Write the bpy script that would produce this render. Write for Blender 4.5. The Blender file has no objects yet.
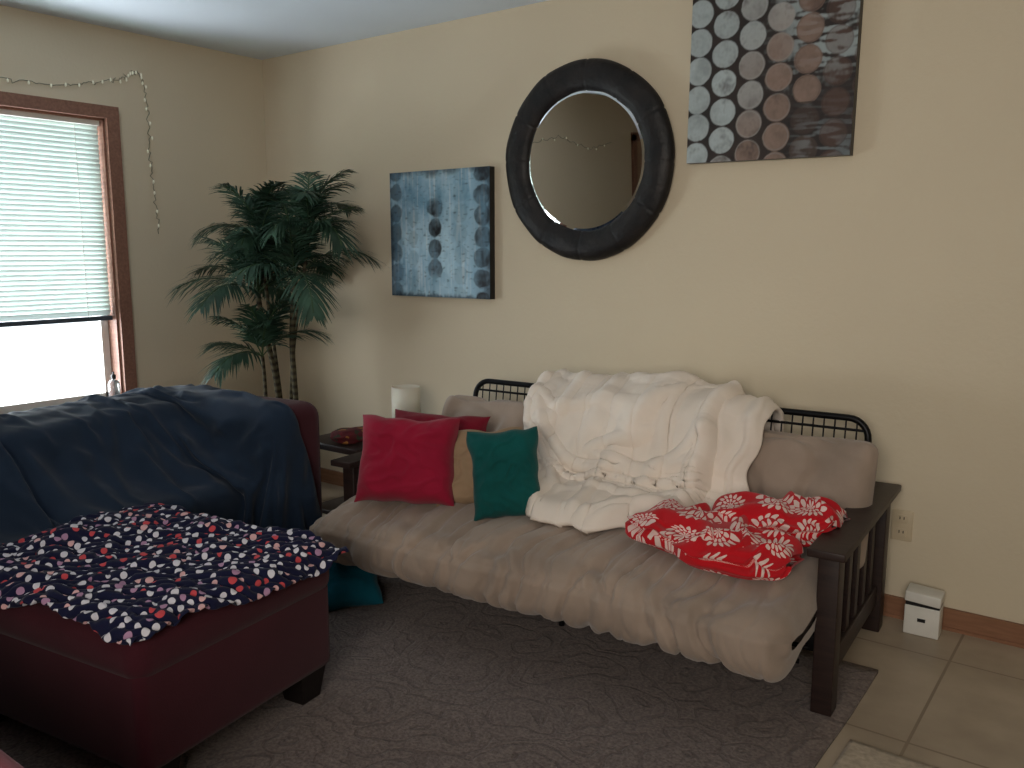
import bpy, bmesh, math, random
from mathutils import Vector, Matrix, noise
random.seed(7)
S=bpy.context.scene
COL=bpy.context.collection
try:
    S.view_settings.view_transform='Standard'
except Exception: pass

# ------------------------------------------------------------ helpers
def lin(c):
    return tuple(((x/255)/12.92 if x/255<=.04045 else ((x/255+.055)/1.055)**2.4) for x in c)
def link(o,parent=None):
    COL.objects.link(o)
    if parent: o.parent=parent
    return o
def empty(name,loc=(0,0,0),rot=0):
    e=bpy.data.objects.new(name,None); e.location=loc; e.rotation_euler=(0,0,rot); COL.objects.link(e); return e
def mesh_obj(name,verts,faces,mat=None,parent=None,smooth=True,uvs=None):
    me=bpy.data.meshes.new(name); me.from_pydata([tuple(v) for v in verts],[],faces); me.update()
    if uvs:
        uvl=me.uv_layers.new(name="UVMap")
        for l in me.loops: uvl.data[l.index].uv=uvs[l.vertex_index]
    if smooth:
        for p in me.polygons: p.use_smooth=True
    if mat: me.materials.append(mat)
    return link(bpy.data.objects.new(name,me),parent)
def bm_obj(name,bm,mat=None,parent=None,smooth=False):
    me=bpy.data.meshes.new(name); bm.to_mesh(me); bm.free()
    if smooth:
        for p in me.polygons: p.use_smooth=True
    if mat: me.materials.append(mat)
    return link(bpy.data.objects.new(name,me),parent)
def box(name,c,s,mat,parent=None,bev=0.0,seg=3,rot=(0,0,0)):
    bm=bmesh.new(); bmesh.ops.create_cube(bm,size=1)
    bmesh.ops.scale(bm,vec=s,verts=bm.verts)
    if bev>0: bmesh.ops.bevel(bm,geom=bm.edges[:],offset=bev,segments=seg,profile=.5,affect='EDGES')
    o=bm_obj(name,bm,mat,parent,smooth=bev>0); o.location=c; o.rotation_euler=rot
    return o
def cyl(name,c,r,h,mat,parent=None,r2=None,seg=32,rot=(0,0,0),cap=True):
    bm=bmesh.new(); bmesh.ops.create_cone(bm,cap_ends=cap,segments=seg,radius1=r,radius2=r if r2 is None else r2,depth=h)
    o=bm_obj(name,bm,mat,parent,smooth=True); o.location=c; o.rotation_euler=rot
    m=o.modifiers.new("e","EDGE_SPLIT"); m.split_angle=.7
    return o
def tube(name,paths,r,mat,parent=None,cyc=False,res=3):
    c=bpy.data.curves.new(name,'CURVE'); c.dimensions='3D'; c.bevel_depth=r; c.bevel_resolution=res
    for pts in paths:
        s=c.splines.new('POLY'); s.points.add(len(pts)-1)
        for i,p in enumerate(pts): s.points[i].co=(*p,1)
        s.use_cyclic_u=cyc
    c.materials.append(mat)
    tmp=bpy.data.objects.new(name+"_c",c); COL.objects.link(tmp)
    dg=bpy.context.evaluated_depsgraph_get()
    me=bpy.data.meshes.new_from_object(tmp.evaluated_get(dg)); me.name=name
    bpy.data.objects.remove(tmp)
    for p in me.polygons: p.use_smooth=True
    return link(bpy.data.objects.new(name,me),parent)
def grid(name,nu,nv,f,mat,parent=None,cu=False,cv=False,uvf=None,thick=0,flip=False):
    V=[];F=[];U=[]
    for i in range(nu):
        for j in range(nv):
            u=i/(nu if cu else nu-1); v=j/(nv if cv else nv-1)
            V.append(f(u,v)); U.append(uvf(u,v) if uvf else (u,v))
    for i in range(nu if cu else nu-1):
        for j in range(nv if cv else nv-1):
            a=i*nv+j; b=((i+1)%nu)*nv+j; c=((i+1)%nu)*nv+(j+1)%nv; d=i*nv+(j+1)%nv
            F.append((a,d,c,b) if flip else (a,b,c,d))
    o=mesh_obj(name,V,F,mat,parent,True,U)
    if thick:
        m=o.modifiers.new("s","SOLIDIFY"); m.thickness=thick; m.offset=0
    return o
def N(x,y=0,z=0): return noise.noise(Vector((x,y,z)))
def ridge(x,y=0,z=0): return 1-abs(N(x,y,z))*2.2
def sstep(a,b,x):
    t=max(0,min(1,(x-a)/(b-a))); return t*t*(3-2*t)

class NT:
    def __init__(s,name,rough=.8,col=(.5,.5,.5),spec=.3,sheen=0):
        s.m=bpy.data.materials.new(name); s.m.use_nodes=True; s.n=s.m.node_tree.nodes; s.l=s.m.node_tree.links
        s.b=s.n["Principled BSDF"]; s.b.inputs["Roughness"].default_value=rough
        s.b.inputs["Base Color"].default_value=(*col,1); s.b.inputs["Specular IOR Level"].default_value=spec
        if sheen: s.b.inputs["Sheen Weight"].default_value=sheen; s.b.inputs["Sheen Roughness"].default_value=.5
    def node(s,t,**k):
        n=s.n.new(t)
        for a,b in k.items(): setattr(n,a,b)
        return n
    def con(s,a,b):
        s.l.new(a,b)
    def coord(s,kind="Object"): return s.node("ShaderNodeTexCoord").outputs[kind]
    def math(s,op,a,b=None,c=None):
        n=s.node("ShaderNodeMath",operation=op)
        for i,x in enumerate((a,b,c)):
            if x is None: continue
            if isinstance(x,(int,float)): n.inputs[i].default_value=x
            else: s.con(x,n.inputs[i])
        return n.outputs[0]
    def noise(s,scale,detail=4,co=None,rough=.5):
        n=s.node("ShaderNodeTexNoise"); n.inputs["Scale"].default_value=scale; n.inputs["Detail"].default_value=detail; n.inputs["Roughness"].default_value=rough
        s.con(co if co is not None else s.coord(),n.inputs["Vector"]); return n.outputs["Fac"]
    def ramp(s,fac,stops,interp='LINEAR'):
        n=s.node("ShaderNodeValToRGB"); n.color_ramp.interpolation=interp; e=n.color_ramp.elements
        while len(e)<len(stops): e.new(.5)
        for i,(p,c) in enumerate(stops): e[i].position=p; e[i].color=(*c,1)
        s.con(fac,n.inputs[0]); return n.outputs[0]
    def mix(s,fac,a,b):
        n=s.node("ShaderNodeMix",data_type='RGBA')
        for i,x in ((0,fac),(6,a),(7,b)):
            if isinstance(x,(int,float)): n.inputs[i].default_value=x
            elif isinstance(x,tuple): n.inputs[i].default_value=(*x,1)
            else: s.con(x,n.inputs[i])
        return n.outputs[2]
    def color(s,o): s.con(o,s.b.inputs["Base Color"])
    def bump(s,h,st=.3,dist=.01):
        n=s.node("ShaderNodeBump"); n.inputs["Strength"].default_value=st; n.inputs["Distance"].default_value=dist
        s.con(h,n.inputs["Height"]); s.con(n.outputs[0],s.b.inputs["Normal"])
def fabric(name,c,var=.12,scale=6,bs=300,bst=.25,sheen=.2,rough=.9):
    c=lin(c); t=NT(name,rough,c,.15,sheen)
    f=t.noise(scale,5)
    t.color(t.ramp(f,[(.3,tuple(x*(1-var) for x in c)),(.7,tuple(min(1,x*(1+var)) for x in c))]))
    t.bump(t.noise(bs,2),bst,.002); return t.m
def plain(name,c,rough=.5,metal=0,spec=.4):
    t=NT(name,rough,lin(c),spec); t.b.inputs["Metallic"].default_value=metal
    f=t.noise(12,3); cc=lin(c)
    t.color(t.ramp(f,[(.3,tuple(x*.93 for x in cc)),(.7,tuple(min(1,x*1.05) for x in cc))]))
    return t.m
def wood(name,c1,c2,sc=(3,30,30),rough=.45):
    t=NT(name,rough,lin(c1),.35)
    mp=t.node("ShaderNodeMapping"); mp.inputs["Scale"].default_value=sc; t.con(t.coord(),mp.inputs[0])
    f=t.noise(2.5,6,mp.outputs[0],.6)
    t.color(t.ramp(f,[(.3,lin(c1)),(.7,lin(c2))])); t.bump(f,.1,.002); return t.m

# ------------------------------------------------------------ materials
def wallmat(name,c):
    t=NT(name,.85,lin(c),.2); cc=lin(c)
    t.color(t.ramp(t.noise(1.3,3),[(.3,tuple(x*.97 for x in cc)),(.7,tuple(min(1,x*1.02) for x in cc))]))
    t.bump(t.noise(60,5),.25,.004); return t.m
M_wall=wallmat("wall_paint",(214,201,176))
M_ceil=wallmat("ceiling_paint",(230,240,250))
t=NT("floor_tile",.42,lin((186,172,150)),.4)
br=t.node("ShaderNodeTexBrick"); br.offset=0; br.inputs["Scale"].default_value=1; br.inputs["Brick Width"].default_value=.6; br.inputs["Row Height"].default_value=.6
br.inputs["Mortar Size"].default_value=.005; br.inputs["Mortar Smooth"].default_value=.3
mp=t.node("ShaderNodeMapping"); mp.inputs["Location"].default_value=(-.23+.003,.07,0); t.con(t.coord(),mp.inputs[0]); t.con(mp.outputs[0],br.inputs[0])
tc=t.ramp(t.noise(5,6),[(.3,lin((160,145,126))),(.7,lin((184,169,149)))])
br.inputs["Color1"].default_value=br.inputs["Color2"].default_value=(1,1,1,1); br.inputs["Mortar"].default_value=(0,0,0,1)
t.color(t.mix(br.outputs["Color"],lin((138,123,106)),tc)); t.bump(br.outputs["Color"],.2,.003); M_tile=t.m
# rug with low relief floral scrolls
t=NT("rug_pile",.95,lin((90,80,78)),.1,.15)
v=t.node("ShaderNodeTexVoronoi"); v.voronoi_dimensions='2D'; v.inputs["Scale"].default_value=4.5
wp=t.node("ShaderNodeTexNoise"); wp.inputs["Scale"].default_value=4; t.con(t.coord(),wp.inputs["Vector"])
va=t.node("ShaderNodeVectorMath",operation='MULTIPLY_ADD'); t.con(wp.outputs["Color"],va.inputs[0]); va.inputs[1].default_value=(.35,.35,0); t.con(t.coord(),va.inputs[2])
t.con(va.outputs[0],v.inputs["Vector"])
w=t.math('SINE',t.math('MULTIPLY',v.outputs["Distance"],22))
w2=t.ramp(w,[(.6,(0,0,0)),(.85,(1,1,1))])
fn=t.noise(110,3); bigp=t.noise(2,3)
base=t.ramp(fn,[(.3,lin((92,81,78))),(.7,lin((134,121,115)))])
t.color(t.mix(t.math('MULTIPLY',w2,.24),base,lin((66,55,53))))
t.bump(t.math('ADD',t.math('MULTIPLY',w2,-.5),t.math('MULTIPLY',fn,.9)),.65,.008); M_rug=t.m
M_mat=fabric("shag_mat",(176,162,142),.2,60,120,.9)
M_matt=fabric("futon_suede",(157,140,126),.17,5,120,.25,.25)
M_maroon=fabric("maroon_microfibre",(64,24,33),.12,5,250,.3,.12)
M_maroonB=fabric("maroon_dark",(68,23,33),.12,5,250,.3,.12)
M_navy=fabric("navy_cotton",(32,46,64),.12,5,250,.25,.12)
M_red=fabric("crimson_fabric",(150,25,53),.12,8,200,.35,.15)
M_redd=fabric("dark_red_fabric",(122,20,40),.12,8,200,.35,.15)
M_teal=fabric("teal_fabric",(14,80,78),.15,8,200,.3,.1)
M_tealb=fabric("peacock_fabric",(14,92,110),.15,8,200,.3,.15)
M_tan=fabric("tan_fabric",(160,134,106),.1,8,200,.3,.1)
M_cream=fabric("cream_cotton",(238,226,213),.05,6,300,.2,.1)
M_black=plain("black_metal",(22,22,24),.4,.6)
M_dwood=wood("espresso_wood",(34,24,23),(52,38,34))
M_trim=wood("window_trim_wood",(124,88,74),(152,112,94))
M_base=wood("baseboard_wood",(128,90,66),(150,108,82))
M_blackwood=wood("black_wood",(16,12,12),(28,22,20))
M_white=plain("white_plastic",(222,220,212),.4)
M_ivory=plain("ivory_plastic",(200,184,156),.4)
M_dark=plain("black_plastic",(20,20,22),.4)

# ------------------------------------------------------------ room
H=2.44; XR=6.0; YB=-5.2
box("floor",(XR/2,YB/2,-.05),(XR+.4,-YB+.4,.1),M_tile)
box("ceiling",(XR/2,YB/2,H+.05),(XR+.4,-YB+.4,.1),M_ceil)
box("wall_back",(XR/2,.06,H/2),(XR+.24,.12,H),M_wall)
box("wall_front",(XR/2,YB-.06,H/2),(XR+.24,.12,H),M_wall)
box("wall_right",(XR+.06,YB/2,H/2),(.12,-YB,H),M_wall)
wy0,wy1,wz0,wz1=-2.35,-.97,.58,2.0
def boxes(name,lst,mat,parent=None):
    bm=bmesh.new()
    for (x0,x1,y0,y1,z0,z1) in lst:
        r=bmesh.ops.create_cube(bm,size=1); 
        bmesh.ops.scale(bm,vec=(x1-x0,y1-y0,z1-z0),verts=r['verts'])
        bmesh.ops.translate(bm,vec=((x0+x1)/2,(y0+y1)/2,(z0+z1)/2),verts=r['verts'])
    return bm_obj(name,bm,mat,parent)
boxes("wall_left",[(-.12,0,YB,wy0,0,H),(-.12,0,wy1,0,0,H),(-.12,0,wy0,wy1,0,wz0),(-.12,0,wy0,wy1,wz1,H)],M_wall)
boxes("baseboard_back",[(0.0,XR,-.014,-.001,0,.08),(0,XR,-.018,-.001,0,.012)],M_base)
boxes("baseboard_left",[(.001,.014,YB,0,0,.08)],M_base)
# window
W=empty("window_1",(0,0,0))
boxes("casing",[(.001,.022,wy1,wy1+.065,wz0-.02,wz1+.06),(.001,.022,wy0-.07,wy0,wz0-.02,wz1+.06),(.001,.024,wy0,wy1,wz1,wz1+.06),(.001,.02,wy0-.07,wy1+.07,wz0-.09,wz0-.03)],M_trim,W)
boxes("sill",[(-.1,.06,wy0-.09,wy1+.09,wz0-.03,wz0)],M_trim,W)
boxes("jamb",[(-.115,-.001,wy1-.012,wy1,wz0,wz1),(-.115,-.001,wy0,wy0+.012,wz0,wz1),(-.115,-.001,wy0,wy1,wz1-.012,wz1)],M_trim,W)
boxes("sash",[(-.11,-.085,wy0+.012,wy0+.05,wz0,wz1),(-.11,-.085,wy1-.05,wy1-.012,wz0,wz1),(-.11,-.085,wy0,wy1,wz0,wz0+.04),(-.11,-.085,wy0,wy1,wz1-.05,wz1-.01)],M_white,W)
t=NT("window_glass",0,(1,1,1)); 
tr=t.node("ShaderNodeBsdfTransparent"); gl=t.node("ShaderNodeBsdfGlossy"); gl.inputs["Roughness"].default_value=.02; mx=t.node("ShaderNodeMixShader"); mx.inputs[0].default_value=.05
t.con(tr.outputs[0],mx.inputs[1]); t.con(gl.outputs[0],mx.inputs[2]); t.con(mx.outputs[0],t.n["Material Output"].inputs[0])
boxes("glass",[(-.099,-.096,wy0+.04,wy1-.04,wz0+.03,wz1-.04)],t.m,W)
# blinds
t=NT("blind_slat",.5,lin((194,205,199)),.3)
tl=t.node("ShaderNodeBsdfTranslucent"); tl.inputs[0].default_value=(*lin((210,224,218)),1); mx=t.node("ShaderNodeMixShader"); mx.inputs[0].default_value=.07
t.con(t.b.outputs[0],mx.inputs[1]); t.con(tl.outputs[0],mx.inputs[2]); t.con(mx.outputs[0],t.n["Material Output"].inputs[0]); M_blind=t.m
B=empty("window_blinds",(0,0,0))
bm=bmesh.new()
z=1.955; y0,y1=wy0+.02,wy1-.02
while z>1.03:
    pr=[]
    for k in range(4):
        q=-1+2*k/3; a=math.radians(64)
        pr.append((-.04+q*.0145*math.cos(a)+.002*(1-q*q), z+q*.0145*math.sin(a)+.001*(1-q*q)))
    va=[bm.verts.new((x,y0,zz)) for x,zz in pr]; vb=[bm.verts.new((x,y1,zz)) for x,zz in pr]
    for k in range(3): bm.faces.new((va[k],va[k+1],vb[k+1],vb[k]))
    z-=.0235
bm_obj("slats",bm,M_blind,B,True)
boxes("head_rail",[(-.06,-.015,y0,y1,1.965,1.99)],M_white,B)
boxes("bottom_rail",[(-.056,-.022,y0,y1,1.0,1.022)],plain("rail_grey",(70,80,90)),B)
tube("ladder_cords",[[(-.028,y,1.96),(-.028,y,1.02)] for y in (y0+.12,(y0+y1)/2,y1-.12)],.0015,M_white,B)
# bottle on sill
t=NT("clear_bottle",.08,(.75,.8,.82),.5); t.b.inputs["Transmission Weight"].default_value=.85; M_bot=t.m
BT=empty("lotion_bottle",(.03,-1.035,wz0))
def lathe(name,prof,mat,parent,seg=32):
    return grid(name,seg,len(prof),lambda u,v:(prof[round(v*(len(prof)-1))][0]*math.cos(u*2*math.pi),prof[round(v*(len(prof)-1))][0]*math.sin(u*2*math.pi),prof[round(v*(len(prof)-1))][1]),mat,parent,cu=True)
lathe("bottle_body",[(0,.001),(.025,.001),(.028,.006),(.028,.10),(.02,.115),(.009,.12),(.009,.13)],M_bot,BT)
lathe("cap",[(.012,.125),(.012,.145),(.004,.147),(.004,.16),(0,.16)],M_dark,BT)

# ------------------------------------------------------------ fairy lights
FL=empty("fairy_lights",(0,0,0))
pts=[]; keys=[(-4.1,2.02),(-3.7,1.96),(-3.2,2.06),(-2.7,1.98),(-2.2,2.1),(-1.8,2.06),(-1.44,2.12),(-1.18,2.125),(-1.0,2.17),(-.88,2.2),(-.82,2.24),(-.78,2.25),(-.755,2.2),(-.74,2.05),(-.745,1.85),(-.73,1.65),(-.72,1.42)]
for i in range(len(keys)-1):
    for k in range(14):
        f=k/14; a,b=keys[i],keys[i+1]
        pts.append((.008+.003*abs(N(i+f*3,5)),a[0]+(b[0]-a[0])*f+.02*N(i*3.1+f*9,2),a[1]+(b[1]-a[1])*f+.024*N(i*2.3+f*8,7)))
tube("wire",[pts],.0018,plain("clear_wire",(120,124,106)),FL,res=1)
bm=bmesh.new()
for i in range(5,len(pts),5):
    p=Vector(pts[i])+Vector((.006,random.uniform(-.008,.008),random.uniform(-.012,.004)))
    bmesh.ops.create_icosphere(bm,subdivisions=1,radius=.007,matrix=Matrix.Translation(p)@Matrix.Diagonal((.8,.8,1.6,1)))
t=NT("bulb_glass",.2,lin((235,235,215))); t.b.inputs["Emission Color"].default_value=(1,.95,.8,1); t.b.inputs["Emission Strength"].default_value=.15
bm_obj("bulbs",bm,t.m,FL,True)
# doorway seen in the mirror
D=empty("door_1",(0,0,0))
boxes("door_casing",[(.001,.025,-4.57,-4.49,0,2.1),(.001,.025,-5.18,-5.12,0,2.1),(.001,.025,-5.18,-4.49,2.04,2.12)],M_trim,D)
boxes("door_slab",[(.001,.012,-5.12,-4.57,0.01,2.04)],wood("door_wood",(150,120,96),(176,146,118),(30,30,3)),D)

# ------------------------------------------------------------ paintings via vertex colours on real canvases
def vcol_mat(name,rough=.55):
    t=NT(name,rough,(.5,.5,.5),.35); a=t.node("ShaderNodeVertexColor"); a.layer_name="Col"
    t.color(a.outputs[0]); t.bump(t.noise(90,4),.25,.003); return t.m
def canvas(name,x0,x1,z0,z1,fn,nx=200,nz=190,depth=.04,roll=0):
    w,h=x1-x0,z1-z0
    P=empty(name,((x0+x1)/2,0,(z0+z1)/2)); P.rotation_euler=(0,roll,0)
    V=[];C=[];F=[]
    for i in range(nx):
        for j in range(nz):
            u=i/(nx-1);v=j/(nz-1)
            V.append((-w/2+u*w,-depth,-h/2+v*h)); C.append(fn(u,v,w,h))
    for i in range(nx-1):
        for j in range(nz-1):
            a=i*nz+j;F.append((a,a+nz,a+nz+1,a+1))
    o=mesh_obj("printed_face",V,F,vcol_mat(name+"_paint"),P,False)
    ca=o.data.color_attributes.new("Col",'FLOAT_COLOR','POINT')
    for i,c in enumerate(C): ca.data[i].color=(*c,1)
    bm=bmesh.new();bmesh.ops.create_cube(bm,size=1);bmesh.ops.scale(bm,vec=(w,depth-.003,h),verts=bm.verts)
    o=bm_obj("stretcher",bm,M_dark,P); o.location=(0,-(depth-.003)/2-.001,0)
    return P
def mixc(a,b,t): t=max(0,min(1,t)); return tuple(x*(1-t)+y*t for x,y in zip(a,b))
BLK=lin((22,23,27)); 
def paint_left(u,v,w,h):
    x=u*w; z=v*h
    n=N(x*9,z*5,1)+.6*N(x*22,z*14,3)+.4*N(x*60,z*40,4)
    blue=mixc(lin((124,168,194)),lin((186,218,232)),.5+n*.6)
    s=N(x*70,z*4,9)
    blue=mixc(blue,lin((218,230,234)),max(0,s*1.3-.2))
    c=mixc(blue,lin((88,128,156)),.6*max(sstep(.22,.02,u+.1*n),sstep(.78,.98,u+.1*n)))
    def col(cx,wd,den,ph,bot=-1,top=2):
        d=abs(u-cx)/wd
        cell=(v*6.2+ph)%1-.5
        ov=math.sqrt((d)**2+(cell/.49)**2)
        m=1-sstep(.85,1.05,ov+.25*n)
        k=sstep(0,.12,v-bot)*sstep(0,.12,top-v)
        return m*den*k*(.8+.5*n)
    for cx,wd,den,ph,b,tp in ((.47,.075,1.0,.1,.1,.85),(.06,.07,.65,.3,-.2,1.2),(.93,.08,.95,.55,-.2,1.2),(.24,.06,.2,.6,-.2,1.2),(.72,.07,.2,.4,-.2,1.2)):
        c=mixc(c,BLK,col(cx,wd,den,ph,b,tp)*.95)
    e=max(sstep(.05,0,u+.04*n),sstep(.95,1,u+.05*n),sstep(.94,1.02,v+.06*n),sstep(.04,0,v+.04*n))
    c=mixc(c,lin((34,44,54)),e*.75)
    sc=N(x*40,z*90,6); c=mixc(c,lin((40,50,60)),max(0,sc-.25)*1.2)
    return c
def paint_right(u,v,w,h):
    x=u*w; z=v*h
    n=N(x*9,z*9,11)+.5*N(x*30,z*30,13)+.35*N(x*90,z*70,14)
    bg=mixc(lin((32,30,30)),lin((58,48,44)),.5+n*.5)
    pale=sstep(.42,.75,u+.12*n)*sstep(.35,.55,v+.1*n)
    scr=sstep(-.25,.2,N(x*14,z*60,20)+.5*n)
    bg=mixc(bg,lin((156,168,170)),pale*scr*.9)
    low=sstep(.4,.05,v+.1*n)*sstep(.6,.75,u)*sstep(-.1,.3,N(x*12,z*70,3)+.4*n)
    bg=mixc(bg,lin((120,130,134)),low*.7)
    s=.107; best=None
    ci=x/s-.35
    for k in (math.floor(ci),math.floor(ci)+1):
        off=(.5 if k%2 else 0)
        rj=round(z/s-off-.25)
        cx=(k+.35)*s; cz=(rj+off+.25)*s
        d=math.hypot(x-cx,z-cz)
        if best is None or d<best[0]: best=(d,k,rj)
    d,k,rj=best; r=.0515
    rnd=N(k*7.3+.5,rj*5.1+.5,2.2)
    up=v-.5
    dc=mixc(lin((182,194,196)),lin((146,124,112)),sstep(1.4,2.9,k+rnd*1.4-up))
    dc=mixc(dc,lin((106,80,70)),sstep(3.2,5.0,k+rnd))
    dc=mixc(dc,lin((64,54,50)),max(0,n*.9+rnd*.6-.1))
    m=1-sstep(r-.003,r+.002,d+.004*n)
    vis=1.0
    if k>=4 and v<.3: vis=.25
    if k>=5: vis=.5
    c=mixc(bg,dc,m*vis*(.85+.3*n))
    ring=max(0,1-abs(d-r+.004)/.0035)
    c=mixc(c,mixc(lin((170,178,178)),BLK,sstep(2.5,4,k)),ring*.35*(1 if vis>.3 else .3))
    return c
canvas("abstract_canvas_painting",1.045,1.70,1.12,1.745,paint_left)
canvas("circle_pattern_canvas_painting",2.71,3.345,1.695,2.36,paint_right,roll=.01)

# ------------------------------------------------------------ mirror
MR=empty("round_wall_mirror",(2.225,-.035,1.733)); MR.rotation_euler=(math.radians(2.4),0,0)
t=NT("black_leather",.5,lin((26,24,25)),.35); t.color(t.ramp(t.noise(14,5),[(.35,lin((17,16,17))),(.75,lin((40,35,33)))])); t.bump(t.noise(50,6),.6,.005); M_leath=t.m
Ro,Ri=.425,.292; rc=(Ro+Ri)/2; rw=(Ro-Ri)/2
def fr(u,v):
    a=u*2*math.pi; b=v*2*math.pi
    seg=abs(math.sin(a*6+.3)); pin=1-.07*math.exp(-(seg/.06)**2)
    wob=.005*N(math.cos(a)*3,math.sin(a)*3,math.cos(b))
    rr=(rw*pin+wob)
    cb,sb=math.cos(b),math.sin(b)
    r=rc+rr*math.copysign(abs(cb)**.85,cb)
    return (r*math.cos(a),-((.038*pin+wob)*sb),r*math.sin(a))
grid("padded_frame",330,28,fr,M_leath,MR,cu=True,cv=True)
t=NT("mirror_silver",.01,(.95,.96,.95)); t.b.inputs["Metallic"].default_value=1; M_mir=t.m
def disc(name,r0,r1,y0,y1,mat,parent,seg=96):
    V=[];F=[]
    for i in range(seg):
        a=2*math.pi*i/seg; V+= [(r0*math.cos(a),y0,r0*math.sin(a)),(r1*math.cos(a),y1,r1*math.sin(a))]
    for i in range(seg):
        j=(i+1)%seg; F.append((2*i,2*j,2*j+1,2*i+1))
    return mesh_obj(name,V,F,mat,parent,False)
V=[(.285*math.cos(2*math.pi*i/96),-.012,.285*math.sin(2*math.pi*i/96)) for i in range(96)]
mesh_obj("mirror_glass",V,[tuple(range(96))],M_mir,MR,False)
disc("bevelled_edge",.285,.303,-.012,-.009,M_mir,MR)
cyl("backing",(0,.006,0),.38,.02,M_dark,MR,rot=(math.pi/2,0,0))

# ------------------------------------------------------------ outlet, box
O=empty("wall_outlet",(3.595,0,.355))
box("plate",(0,-.004,0),(.072,.006,.115),M_ivory,O,.002)
for dz in (-.026,.026):
    box("socket",(0,-.008,dz),(.034,.004,.03),M_ivory,O,.001)
    for dx in (-.007,.007): box("slot",(dx,-.0105,dz+.003),(.003,.001,.010),M_dark,O)
BX=empty("white_gift_box",(3.705,-.09,0),math.radians(2))
box("box_body",(0,0,.055),(.115,.08,.108),M_white,BX,.004)
box("dark_liner",(0,0,.113),(.110,.076,.014),M_dark,BX)
box("box_lid",(0,0,.140),(.117,.082,.038),M_white,BX,.004,rot=(.05,.06,0))
box("logo_tab",(.0,-.0415,.06),(.026,.002,.012),M_dark,BX)

# ------------------------------------------------------------ rug / mat
def rugf(u,v):
    x=.35+u*3.31; y=-4.3+v*3.8
    return (x+.008*N(y*3,1),y+.01*N(x*3,4),.012+.001*N(x*4,y*4))
RG=grid("area_rug",60,60,rugf,M_rug); m=RG.modifiers.new("s","SOLIDIFY"); m.thickness=.011; m.offset=-1
MT=grid("shag_floor_mat",60,60,lambda u,v:(3.70+u*.75,-2.0+v*1.03+.008*N(u*9,3),.013+.003*N(u*60,v*80)),M_mat); m=MT.modifiers.new("s","SOLIDIFY"); m.thickness=.012; m.offset=-1

# ------------------------------------------------------------ futon  (local: x to right, y towards wall)
FR=math.radians(3.3)
FU=empty("futon_sofa",(3.60,-.08,0),FR)
Lf=1.98
def arm(x0):
    xc=x0+.05
    box("arm_top",(xc,-.415,.51),(.105,.87,.024),M_dwood,FU,.004)
    box("front_leg",(xc,-.77,.25),(.06,.07,.50),M_dwood,FU,.004)
    box("rear_leg",(xc,-.07,.25),(.06,.07,.50),M_dwood,FU,.004)
    box("arm_upper_rail",(xc,-.43,.47),(.03,.68,.055),M_dwood,FU,.003)
    box("arm_lower_rail",(xc,-.43,.14),(.03,.68,.07),M_dwood,FU,.003)
    for k in range(5): box("arm_slat",(xc,-.65+k*.115,.30),(.014,.045,.30),M_dwood,FU,.002)
arm(-.105); arm(-Lf)
tube("deck_bars",[[(-1.9,-.9+.1*k,.205),(-.1,-.9+.1*k,.205)] for k in range(7)],.008,M_black,FU)
box("front_stretcher",(-Lf/2,-.70,.18),(Lf-.12,.03,.05),M_black,FU,.004)
box("rear_stretcher",(-Lf/2,-.12,.15),(Lf-.12,.03,.06),M_black,FU,.004)
tube("centre_feet",[[(-.99,-.70,.013),(-.99,-.70,.2)]],.011,M_black,FU)
def rrect(x0,x1,z0,z1,y0,y1,r=.07):
    p=[]
    for cx,cz,a0 in ((x1-r,z1-r,0),(x0+r,z1-r,90),(x0+r,z0+r,180),(x1-r,z0+r,270)):
        for k in range(8):
            a=math.radians(a0+90*k/7); xx=cx+r*math.cos(a); zz=cz+r*math.sin(a); p.append((xx,y0+(y1-y0)*(zz-z0)/(z1-z0),zz))
    return p
tube("back_rail",[rrect(-1.79,-.10,.25,.77,-.17,-.11)],.012,M_black,FU,cyc=True)
ws=[]
for k in range(44):
    x=-1.75+k*(1.61/43); ws.append([(x,-.17,.26),(x,-.113,.76)])
tube("back_wires",ws,.003,M_black,FU,res=1)
tube("back_crossbars",[[(-1.79,-.12,.73),(-.10,-.12,.73)],[(-1.79,-.14,.55),(-.10,-.14,.55)]],.005,M_black,FU)
# mattress slabs
def se(c,n): return math.copysign(abs(c)**(2/n),c)
def slab(name,cy,cz,hy,hz,ang,wr,X0,X1,nx=340,ns=120,n=4.2,bulge=None,se_=.93):
    ca,sa=math.cos(ang),math.sin(ang)
    def f(u,v):
        th=v*2*math.pi; c=se(math.cos(th),n); s=se(math.sin(th),n)
        x=X0+(X1-X0)*u; e=abs(2*u-1)
        q=max(0,(e-se_)/(1-se_))
        k=max(.02,(1-q**2.6)**.5)
        ky=1-(1-k)*.16
        w=wr(x,c,s)*(.3+.7*k)
        a=hy*c*ky+w*c*.8; b=hz*s*k+w*s
        y=cy+a*ca-b*sa; z=cz+a*sa+b*ca
        if bulge: y,z=bulge(x,y,z,c,s)
        return (x,y,z)
    return grid(name,nx,ns,f,M_matt,FU,cv=True)
def wr_seat(x,c,s):
    fr=sstep(.1,-.9,c)
    xx=x+.05*N(x*2.5,c*1.4,s)+(c+1)*.10*N(x*1.6,7)
    # regular stitched gathers about every 19 cm plus finer creases
    ph=(xx/.19)%1; g=math.exp(-((ph-.5)/.10)**2)*(.6+.6*N(math.floor(xx/.19)*3.3,2))
    g2=sstep(.55,1,ridge(xx*11,c*.5,s*.6+9))
    g3=sstep(.6,1,ridge(xx*22,c*.8,s+5))
    seam=math.exp(-((s-.80)/.07)**2)*(1 if c<-.3 else 0)
    return -.034*g*(.25+.75*fr)-.022*g2*(.25+.75*fr)-.006*g3*fr+.008*N(x*3,c*2,s*2)-.007*seam
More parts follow.
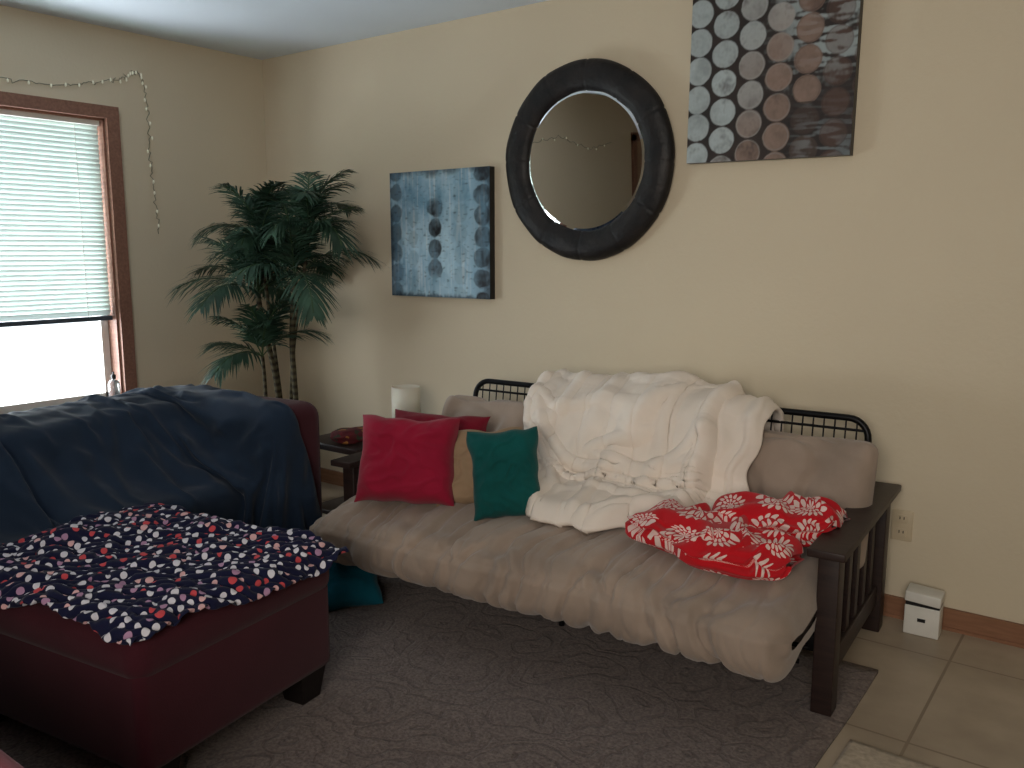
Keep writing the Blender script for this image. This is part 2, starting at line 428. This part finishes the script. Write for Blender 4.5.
def seat_b(x,y,z,c,s):
    k=sstep(-.62,-1.06,y)
    z-=.025*k
    if s<0: z-=.060*k*(-s)
    y-=.045*k*(1 if s<.2 else .6)
    z+=.010*N(x*2.2,y*2,1)
    return y,z
slab("mattress_seat",-.67,.330,.42,.105,math.radians(-4),wr_seat,-1.845,-.080,bulge=seat_b,n=3.0)
def wr_back(x,c,s):
    xx=x+.1*N(x*3,c*1.5,5)
    return -.020*sstep(.3,1,ridge(xx*4.5,c*.8,s+4))+.010*N(x*4,c*2,s)
slab("mattress_back",-.305,.515,.215,.08,math.radians(72),wr_back,-1.845,-.040,n=3.2)

prof=[(-.10,.60),(-.112,.70),(-.13,.765),(-.19,.785),(-.27,.775),(-.33,.72),(-.375,.63),(-.42,.52),(-.47,.455),(-.56,.437),(-.72,.437),(-.92,.432),(-1.03,.40),(-1.09,.34)]
cum=[0]
for i in range(1,len(prof)): cum.append(cum[-1]+math.dist(prof[i],prof[i-1]))
def pro(s):
    s=max(0,min(cum[-1]-1e-5,s))
    for i in range(1,len(prof)):
        if s<=cum[i]:
            f=(s-cum[i-1])/(cum[i]-cum[i-1]); a,b=prof[i-1],prof[i]
            ty,tz=(b[0]-a[0]),(b[1]-a[1]); L=math.hypot(ty,tz)
            return a[0]+ty*f,a[1]+tz*f,tz/L,-ty/L
def smooth_pro(s):
    acc=[0,0,0,0]
    for d in (-.06,-.03,0,.03,.06):
        q=pro(s+d)
        for i in range(4): acc[i]+=q[i]/5
    L=math.hypot(acc[2],acc[3]); return acc[0],acc[1],acc[2]/L,acc[3]/L
def drape(name,xl,xr,s0f,s1f,off,amp,seed,nu=200,nv=180,gather=1.0,dirk=0,cross=.3,thick=.016,stitch=0):
    def f(u,v):
        s0=s0f(u); s1=s1f(u); s=s0+(s1-s0)*v
        x=(xl(v)*(1-u)+xr(v)*u)+.014*N(u*3,v*7,seed)
        y,z,ny,nz=smooth_pro(s)
        a=N(u*2,v*2,seed)
        ud=u+dirk*v
        w=.7*N(ud*4+a*.6,v*2.6,seed)+.4*sstep(.25,1,ridge(ud*5+a*.8,v*1.6,seed+3))
        w+=gather*.22*sstep(.2,1,ridge(ud*22+a*2,v*1.6,seed+4))
        w+=cross*sstep(.45,1,ridge(ud*2+a,v*7+a*1.5,seed+8))
        w+=.10*N(ud*16,v*16,seed)
        q=-stitch*math.exp(-((((u*7+.04*N(v*4,1))%1)-.5)/.05)**2)
        e=min(min(u,1-u)*1.2,min(v,1-v)); ed=math.sqrt(sstep(0,.06,e))
        d=off*(.15+.85*ed)+amp*w*(.3+.7*ed)+q
        return (x,y+ny*d,z+nz*d)
    return grid(name,nu,nv,f,M_cream,CB,thick=thick)
CB=empty("cream_comforter",(3.60,-.08,0),FR)
drape("under_layer",lambda v:-1.22+.04*v,lambda v:-.40-.02*v+.03*N(v*6,8),lambda u:.05,lambda u:.94-.28*sstep(.4,0,u)-.05*sstep(.8,1,u)+.02*N(u*6,3),.020,.028,1.5,gather=1.8)
drape("fold_layer",lambda v:-1.38+.10*v-.03*math.sin(v*3),lambda v:-.54-.02*v-.03*N(v*5,2),lambda u:.10,lambda u:1.08-.42*sstep(.40,0,u)-.18*sstep(.62,.95,u)+.025*N(u*8,9),.060,.036,6.2,gather=.2,dirk=.12,cross=.5,thick=.034,stitch=.006)

# floral blanket material
t=NT("red_floral_fleece",.85,(.6,.02,.03),.15,.15)
uv=t.coord("UV")
v=t.node("ShaderNodeTexVoronoi"); v.voronoi_dimensions='2D'; v.inputs["Scale"].default_value=1; v.inputs["Randomness"].default_value=.3
mp=t.node("ShaderNodeMapping"); mp.inputs["Scale"].default_value=(8.2,8.2,1); t.con(uv,mp.inputs[0]); t.con(mp.outputs[0],v.inputs["Vector"])
sb=t.node("ShaderNodeVectorMath",operation='SUBTRACT'); t.con(mp.outputs[0],sb.inputs[0]); t.con(v.outputs["Position"],sb.inputs[1])
sx=t.node("ShaderNodeSeparateXYZ"); t.con(sb.outputs[0],sx.inputs[0])
ang=t.math('ARCTAN2',sx.outputs[1],sx.outputs[0]); r=v.outputs["Distance"]
def petals(n,r0,r1,ph,th=.42):
    p=t.math('ABSOLUTE',t.math('COSINE',t.math('MULTIPLY_ADD',ang,n/2,ph)))
    pw=t.math('POWER',p,.35)
    rim=t.math('LESS_THAN',r,t.math('MULTIPLY',pw,r1))
    inn=t.math('GREATER_THAN',r,r0)
    thin=t.math('GREATER_THAN',p,th)
    return t.math('MULTIPLY',t.math('MULTIPLY',rim,inn),thin)
mask=t.math('MAXIMUM',t.math('MAXIMUM',petals(16,.27,.45,0),petals(12,.13,.25,.6)),petals(8,.0,.11,.2,.5))
t.color(t.mix(mask,lin((192,24,34)),lin((230,204,196)))); t.bump(t.noise(300,2),.3,.002); M_flor=t.m
# polka material
t=NT("navy_polka_fabric",.85,(.02,.02,.08),.15,.1)
v=t.node("ShaderNodeTexVoronoi"); v.voronoi_dimensions='2D'; v.inputs["Scale"].default_value=1; v.inputs["Randomness"].default_value=.5
mp=t.node("ShaderNodeMapping"); mp.inputs["Scale"].default_value=(25,25,1); t.con(t.coord("UV"),mp.inputs[0]); t.con(mp.outputs[0],v.inputs["Vector"])
m_=t.math('LESS_THAN',v.outputs["Distance"],.27)
sp=t.node("ShaderNodeSeparateColor"); t.con(v.outputs["Color"],sp.inputs[0])
pc=t.ramp(sp.outputs[0],[(0,lin((222,220,228))),(.42,lin((205,78,84))),(.60,lin((222,220,228))),(.76,lin((180,140,170))),(.87,lin((225,180,180)))],'CONSTANT')
t.color(t.mix(m_,lin((22,25,54)),pc)); t.bump(t.noise(300,2),.2,.002); M_polka=t.m

FB=empty("red_floral_blanket",(3.60,-.08,0),FR)
def bundle(name,cx,cy,cz,hx,hy,hz,rot,seed,tilt=0,layers=3):
    cr,sr=math.cos(rot),math.sin(rot)
    def f(u,v):
        th=v*2*math.pi; c=se(math.cos(th),3.4); s=se(math.sin(th),2.6)
        e=2*u-1; k=(1-abs(e)**3.8)**.5 if abs(e)<1 else 0
        k=max(k,.02)
        a=hx*math.copysign(abs(e)**.9,e)
        side=abs(c)**3
        lay=1-.16*side*sstep(.45,1,abs(math.cos(s*layers*math.pi/2)))
        b=hy*c*(.45+.55*k)*lay; d=hz*s*k
        d+=(.012*N(a*11,b*9,seed)+.026*sstep(.2,1,ridge(a*7+b*5,b*6-a*4,seed+3)))*(1 if s>-.3 else .1)
        b+=.02*N(a*8,s*2,seed+5); a2=a*(1+.10*c*math.copysign(1,e)*abs(e))+.02*N(b*8,s*2,seed+7)
        d+=tilt*a
        if s<-.3: d=max(d,-hz+tilt*a)
        return (cx+a2*cr-b*sr,cy+a2*sr+b*cr,cz+d)
    def uvf(u,v):
        th=v*2*math.pi; c=math.cos(th)
        return ((2*u-1)*hx+seed,(hy*c+(0 if v<.5 else .5))+seed)
    return grid(name,130,100,f,M_flor,FB,cv=True,uvf=uvf)
bundle("folded_stack",-.43,-.79,.478,.215,.15,.055,math.radians(-14),1.0)
bundle("upper_fold",-.27,-.63,.510,.20,.125,.055,math.radians(14),4.3,tilt=.08)
bundle("corner_fold",-.30,-.86,.468,.16,.115,.048,math.radians(6),8.1)

# ------------------------------------------------------------ pillows
def pillow(name,loc,w,h,th,mat,rot,seed=0,n=60):
    P=empty(name,loc); P.rotation_euler=rot
    def f(side):
        def g(u,v):
            a=2*u-1;b=2*v-1
            x=a*w/2*(1-.07*(1-b*b)*abs(a)**3)+.014*N(a,b*2,seed+9); y=b*h/2*(1-.07*(1-a*a)*abs(b)**3)+.014*N(a*2,b,seed+6)
            t=th/2*((1-a**4)*(1-b**4))**.55
            t+=(.010*N(a*2.5,b*2.5,seed)+.009*sstep(.3,1,ridge(a*2.5+b,b*3-a,seed+2)))*((1-a**4)*(1-b**4))
            return (x,y,side*max(t,0.0005))
        return g
    grid("pillow_front",n,n,f(1),mat,P,flip=False); grid("pillow_rear",n,n,f(-1),mat,P,flip=True)
    return P
def face(az,lean,roll=0):
    n=Vector((math.cos(az)*math.cos(lean),math.sin(az)*math.cos(lean),math.sin(lean)))
    r=Vector((-math.sin(az),math.cos(az),0)); up=n.cross(r)
    m=Matrix((r,up,n)).transposed()
    return (m@Matrix.Rotation(roll,3,'Z')).to_euler()
A=math.radians
pillow("crimson_throw_pillow",(2.10,-1.045,.585),.375,.33,.17,M_red,face(A(-60),A(22),A(-1)),1)
pillow("dark_red_throw_pillow",(2.05,-.83,.57),.40,.32,.13,M_redd,face(A(-66),A(26),A(-2)),2)
pillow("tan_throw_pillow",(2.30,-.87,.555),.32,.30,.12,M_tan,face(A(-60),A(26),A(3)),3)
pillow("teal_throw_pillow",(2.48,-.945,.572),.25,.32,.11,M_teal,face(A(-52),A(14),A(4)),14)
pillow("peacock_floor_pillow",(1.82,-1.17,.12),.34,.32,.12,M_tealb,face(A(-50),A(48),A(10)),5)

# ------------------------------------------------------------ end table, lamp, pouch
ET=empty("end_table",(1.39,-.50,0))
box("table_top",(0,0,.49),(.36,.62,.03),M_dwood,ET,.005)
box("table_shelf",(0,0,.18),(.32,.58,.02),M_dwood,ET,.003)
for sx_ in (-1,1):
    for sy in (-1,1): box("table_leg",(sx_*.15,sy*.28,.24),(.04,.04,.48),M_dwood,ET,.004)
LP=empty("table_lamp",(1.41,-.33,.505))
t=NT("lamp_shade_paper",.7,lin((222,214,198)),.2); t.b.inputs["Subsurface Weight"].default_value=.1; M_shade=t.m
lathe("lamp_base",[(0,.001),(.045,.001),(.045,.012),(.012,.02),(.012,.08)],M_white,LP)
sh=lathe("lamp_shade",[(.069,.03),(.069,.20)],M_shade,LP,48); m=sh.modifiers.new("s","SOLIDIFY"); m.thickness=.003
PC=empty("patterned_cloth_pouch",(1.44,-.73,.506))
t=NT("pouch_print",.8,(.5,.1,.1)); vv=t.node("ShaderNodeTexVoronoi"); vv.inputs["Scale"].default_value=45; t.con(t.coord(),vv.inputs["Vector"])
s2=t.node("ShaderNodeSeparateColor"); t.con(vv.outputs["Color"],s2.inputs[0]); t.color(t.ramp(s2.outputs[0],[(0,lin((90,24,30))),(.4,lin((44,50,36))),(.6,lin((150,100,50))),(.75,lin((80,26,32)))],'CONSTANT')); 
grid("pouch_body",40,24,lambda u,v:((.07+.02*N(u*6,v*4))*math.cos(u*2*math.pi)*math.sin(v*math.pi)**.6,(.09+.02*N(u*5,v*4,3))*math.sin(u*2*math.pi)*math.sin(v*math.pi)**.6,.032-.031*math.cos(v*math.pi)+.012*N(u*6,v*5,8)*math.sin(v*math.pi)),t.m,PC,cu=True)

# ------------------------------------------------------------ palm
PM=empty("potted_palm",(.68,-.50,0))
t=NT("palm_leaf",.5,lin((30,62,44)),.4); t.color(t.ramp(t.noise(7,3),[(.3,lin((28,52,42))),(.7,lin((68,100,80)))])); M_leaf=t.m
t=NT("palm_trunk",.8,lin((96,82,60)),.2); wv=t.node("ShaderNodeTexWave"); wv.bands_direction='Z'; wv.inputs["Scale"].default_value=9; wv.inputs["Distortion"].default_value=1.5; t.con(t.coord(),wv.inputs["Vector"])
t.color(t.ramp(wv.outputs["Fac"],[(.1,lin((50,44,34))),(.8,lin((90,84,64)))])); M_trunk=t.m
lathe("pot",[(0,.002),(.12,.002),(.135,.02),(.165,.26),(.175,.28),(.16,.285),(.15,.26)],plain("pot_ceramic",(70,46,36),.4),PM)
lathe("soil",[(0,.25),(.15,.25)],plain("soil",(40,30,24),.9),PM)
stems=[((-.02,.0),(-.15,.00,1.13)),((.04,.03),(.10,.04,1.20)),((.0,-.05),(-.03,-.08,.82)),((.02,.02),(-.17,.05,1.42)),((.03,.0),(.15,.10,1.46))]
verts_l=[];faces_l=[];rach=[]
for si,((bx,by),top) in enumerate(stems):
    topv=Vector(top); path=[]
    for k in range(13):
        f=k/12; p=Vector((bx,by,.24)).lerp(topv,f)+Vector((.03*math.sin(f*3+si),.02*math.sin(f*4+si*2),0))*math.sin(f*math.pi); path.append(p)
    tube("stem",[path],.014 if si<2 else .009,M_trunk,PM)
    nf=(15,15,9,10,10)[si]
    for k in range(nf):
        az=2*math.pi*(k+.5*random.random())/nf+si*.7
        hi=[1.15,.6,1.3,.3,.9,.1,1.1][k%7]
        L=random.uniform(.46,.64)*(1,1,.7,.72,.72)[si]
        if hi>1: L*=.9
        d=Vector((math.cos(az),math.sin(az),0))
        side_=d.x*-.8+d.y*-.6
        if side_>.3: L*=1-.28*side_
        px=PM.location.x+topv.x; py=PM.location.y+topv.y
        reach=L*math.cos(hi*.6)
        if d.x<0 and px+d.x*reach<.14: L*=max(.4,(px-.14)/(-d.x*reach))
        if d.y>0 and py+d.y*reach>-.05: L*=max(.4,(-.05-py)/(d.y*reach))
        el=hi+.3; p=topv.copy(); pts=[p.copy()]; dirs=[]
        ns=22; step=L/ns; droop=random.uniform(.9,1.7)
        for q in range(ns):
            e=el-droop*(q/ns)**1.3
            dv=d*math.cos(e)+Vector((0,0,1))*math.sin(e); dirs.append(dv); p=p+dv*step; pts.append(p.copy())
        rach.append(pts)
        for q in range(4,ns+1):
            dv=dirs[min(q,ns-1)]; side=dv.cross(Vector((0,0,1))).normalized(); upv=side.cross(dv).normalized()
            f=q/ns; ll=(.16*math.sin(math.pi*min(1,.18+.82*f))**.6+.045)*(1.0 if si<2 else .85)
            for sg in (-1,1):
                for rep in (0,.5):
                    o=pts[q]-dv*step*rep
                    ld=(dv*(.7+.6*f)+side*sg*(1.0-.35*f)+upv*random.uniform(-.2,.45)).normalized()
                    wv_=ld.cross(upv).normalized()
                    w=.0052; l2=ll*random.uniform(.75,1.15)
                    b=len(verts_l)
                    for m_i,(tt,ww) in enumerate(((0,.4),(.3,1),(.7,.8),(1,.05))):
                        c=o+ld*l2*tt-Vector((0,0,1))*(l2*.38*tt*tt)
                        c.x=max(c.x,-PM.location.x+.012); c.y=min(c.y,-PM.location.y-.012)
                        verts_l+= [c+wv_*w*ww,c-wv_*w*ww]
                    for m_i in range(3): faces_l.append((b+2*m_i,b+2*m_i+1,b+2*m_i+3,b+2*m_i+2))
mesh_obj("leaflets",verts_l,faces_l,M_leaf,PM,True)
tube("frond_stalks",rach,.0035,plain("stalk_green",(60,84,52)),PM,res=1)

# ------------------------------------------------------------ navy covered sofa, local x = forward, y = away from camera
SR=math.radians(8)
SF=empty("maroon_sofa",(1.54,-.94,0),SR)
Ls=2.15
col=[]
box("sofa_base",(-.50,-Ls/2,.17),(.66,Ls-.02,.20),M_maroonB,SF,.03)
col.append(box("sofa_back",(-.72,-Ls/2,.42),(.26,Ls,.64),M_maroonB,SF,.09,6))
col.append(box("sofa_arm",(-.42,-.14,.40),(.84,.27,.68),M_maroonB,SF,.07,6))
col.append(box("sofa_arm_near",(-.43,-Ls+.14,.36),(.78,.27,.54),M_maroonB,SF,.07,6))
col.append(box("seat_cushion",(-.38,-.67,.36),(.46,.78,.17),M_maroonB,SF,.05,5))
col.append(box("seat_cushion_near",(-.38,-1.46,.36),(.46,.78,.17),M_maroonB,SF,.05,5))
col.append(box("back_cushion",(-.56,-.67,.55),(.17,.76,.34),M_maroonB,SF,.06,5,rot=(0,-.2,0)))
col.append(box("back_cushion_near",(-.56,-1.46,.55),(.17,.76,.34),M_maroonB,SF,.06,5,rot=(0,-.2,0)))
for fx in (-.78,-.12):
    for fy in (-.08,-Ls+.08): box("sofa_foot",(fx,fy,.036),(.06,.06,.07),M_blackwood,SF,.005)

# ------------------------------------------------------------ ottoman
OT=empty("storage_ottoman",(1.99,-2.045,0),SR)
ob=box("ottoman_body",(0,0,.245),(.84,.68,.28),M_maroon,OT,.03,5)
ot=box("ottoman_cushion",(0,0,.405),(.86,.70,.13),M_maroon,OT,.05,6)
for sx_ in (-1,1):
    for sy in (-1,1):
        bm=bmesh.new(); bmesh.ops.create_cone(bm,cap_ends=True,segments=4,radius1=.050,radius2=.074,depth=.115)
        bmesh.ops.rotate(bm,cent=(0,0,0),matrix=Matrix.Rotation(math.pi/4,3,'Z'),verts=bm.verts)
        o=bm_obj("ottoman_leg",bm,M_blackwood,OT); o.location=(sx_*.35,sy*.27,.0585)

# ------------------------------------------------------------ cloth simulation
bpy.context.view_layer.update()
def add_col(o,fr=60):
    m=o.modifiers.new("Collision",'COLLISION'); o.collision.thickness_outer=.008; o.collision.cloth_friction=fr
def cloth(name,parent,nx,ny,fn,colliders,frames,mat,shrink=0,mass=.3,bend=.5,selfc=True,thick=.006):
    V=[];F=[];U=[]
    for i in range(nx):
        for j in range(ny):
            u=i/(nx-1);v=j/(ny-1); p,q=fn(u,v); V.append(p);U.append(q)
    for i in range(nx-1):
        for j in range(ny-1):
            a=i*ny+j; F.append((a,a+ny,a+ny+1,a+1))
    o=mesh_obj(name,V,F,mat,parent,True,U)
    for c in colliders: add_col(c)
    m=o.modifiers.new("Cloth",'CLOTH'); s=m.settings
    s.quality=6; s.mass=mass; s.tension_stiffness=15; s.compression_stiffness=15; s.shear_stiffness=5; s.bending_stiffness=bend; s.air_damping=3
    s.shrink_min=-shrink; s.shrink_max=-shrink
    cs=m.collision_settings; cs.use_collision=True; cs.distance_min=.008; cs.collision_quality=3; cs.use_self_collision=selfc; cs.self_distance_min=.006; cs.self_friction=15
    m.point_cache.frame_start=1; m.point_cache.frame_end=frames
    S.frame_start=1; S.frame_end=frames
    for f in range(1,frames+1): S.frame_set(f)
    dg=bpy.context.evaluated_depsgraph_get()
    me=bpy.data.meshes.new_from_object(o.evaluated_get(dg))
    for p in me.polygons: p.use_smooth=True
    o.modifiers.remove(m); o.data=me
    for c in colliders:
        c.modifiers.remove(c.modifiers["Collision"])
    S.frame_set(1)
    m=o.modifiers.new("s","SOLIDIFY"); m.thickness=thick; m.offset=1
    m=o.modifiers.new("ss","SUBSURF"); m.levels=1; m.render_levels=1
    return o
PB=empty("polka_dot_blanket",(1.99,-2.045,0),SR)
def pf(u,v):
    a=(u-.5)*1.0;b=(v-.5)*.82; r=math.radians(-3)
    x=a*math.cos(r)-b*math.sin(r)+.02; y=a*math.sin(r)+b*math.cos(r)-.01
    z=.54+.045*N(a*5,b*5,2)+.030*N(a*10,b*10,4)+.008*N(a*24,b*24,6)
    return (x,y,z),(a*1.25,b*1.25)
cloth("blanket_sheet",PB,112,92,pf,[ob,ot],40,M_polka,shrink=.15,bend=3)
NC=empty("navy_sofa_cover",(1.54,-.94,0),SR)
def nf_(u,v):
    a=-1.02+u*1.50; b=-.075-v*2.22+.14*(a+.35)
    z=.83+.06*N(a*3,b*3,2)+.05*N(a*6,b*6,3)+.035*N(a*11,b*11,7)
    if b>-.5: z+=.05*N(a*9,b*9,5)
    return (a-.02,b,z),(a,b)
cloth("cover_sheet",NC,88,128,nf_,col,50,M_navy,shrink=.17,bend=.6,thick=.01)

# ------------------------------------------------------------ red armchair corner (bottom left)
AC=empty("red_armchair",(2.42,-3.17,0))
M_rc=fabric("red_chair_fabric",(130,34,54),.12,5,200,.3,.3)
box("chair_base",(0,0,.2),(.84,.84,.22),M_rc,AC,.04,5)
box("chair_arm",(0.02,.36,.30),(.92,.19,.44),M_rc,AC,.06,6)
box("chair_arm_far",(0.02,-.36,.30),(.92,.19,.44),M_rc,AC,.06,6)
box("chair_seat",(.06,0,.36),(.70,.52,.14),M_rc,AC,.05,6)
box("chair_back",(-.36,0,.45),(.2,.88,.66),M_rc,AC,.07,6)
for sx_ in (-1,1):
    for sy in (-1,1): box("chair_foot",(sx_*.36,sy*.36,.05),(.05,.05,.09),M_blackwood,AC,.004)

# ------------------------------------------------------------ light
w=bpy.data.worlds.new("daylight"); S.world=w; w.use_nodes=True
w.node_tree.nodes["Background"].inputs[0].default_value=(.88,.95,1,1); w.node_tree.nodes["Background"].inputs[1].default_value=2.2
def area(name,loc,target,sx,sy,power,colr,spread=180):
    l=bpy.data.lights.new(name,'AREA'); l.shape='RECTANGLE'; l.size=sx; l.size_y=sy; l.energy=power; l.color=colr; l.spread=math.radians(spread)
    o=bpy.data.objects.new(name,l); o.location=loc; d=Vector(target)-Vector(loc); o.rotation_euler=d.to_track_quat('-Z','Y').to_euler(); COL.objects.link(o); return o
area("window_daylight",(-.60,-1.66,1.0),(2,-1.7,1.1),2.0,1.8,185,(.88,.95,1))
area("room_daylight",(4.5,-4.8,1.75),(2.7,0,1.3),1.5,1.3,26,(1,.92,.83),110)

# ------------------------------------------------------------ camera
p=math.atan(134/860); Fh=Vector((-.599,.801,0)).normalized(); R=Vector((Fh.y,-Fh.x,0))
fwd=Fh*math.cos(p)-Vector((0,0,1))*math.sin(p); up=R.cross(fwd)
cam=bpy.data.cameras.new("camera"); cam.lens=36*860/1024; cam.sensor_width=36
co=bpy.data.objects.new("camera",cam); m=Matrix((R,up,-fwd)).transposed().to_4x4(); m.translation=Vector((4.27,-3.30,1.355)); co.matrix_world=m
COL.objects.link(co); S.camera=co
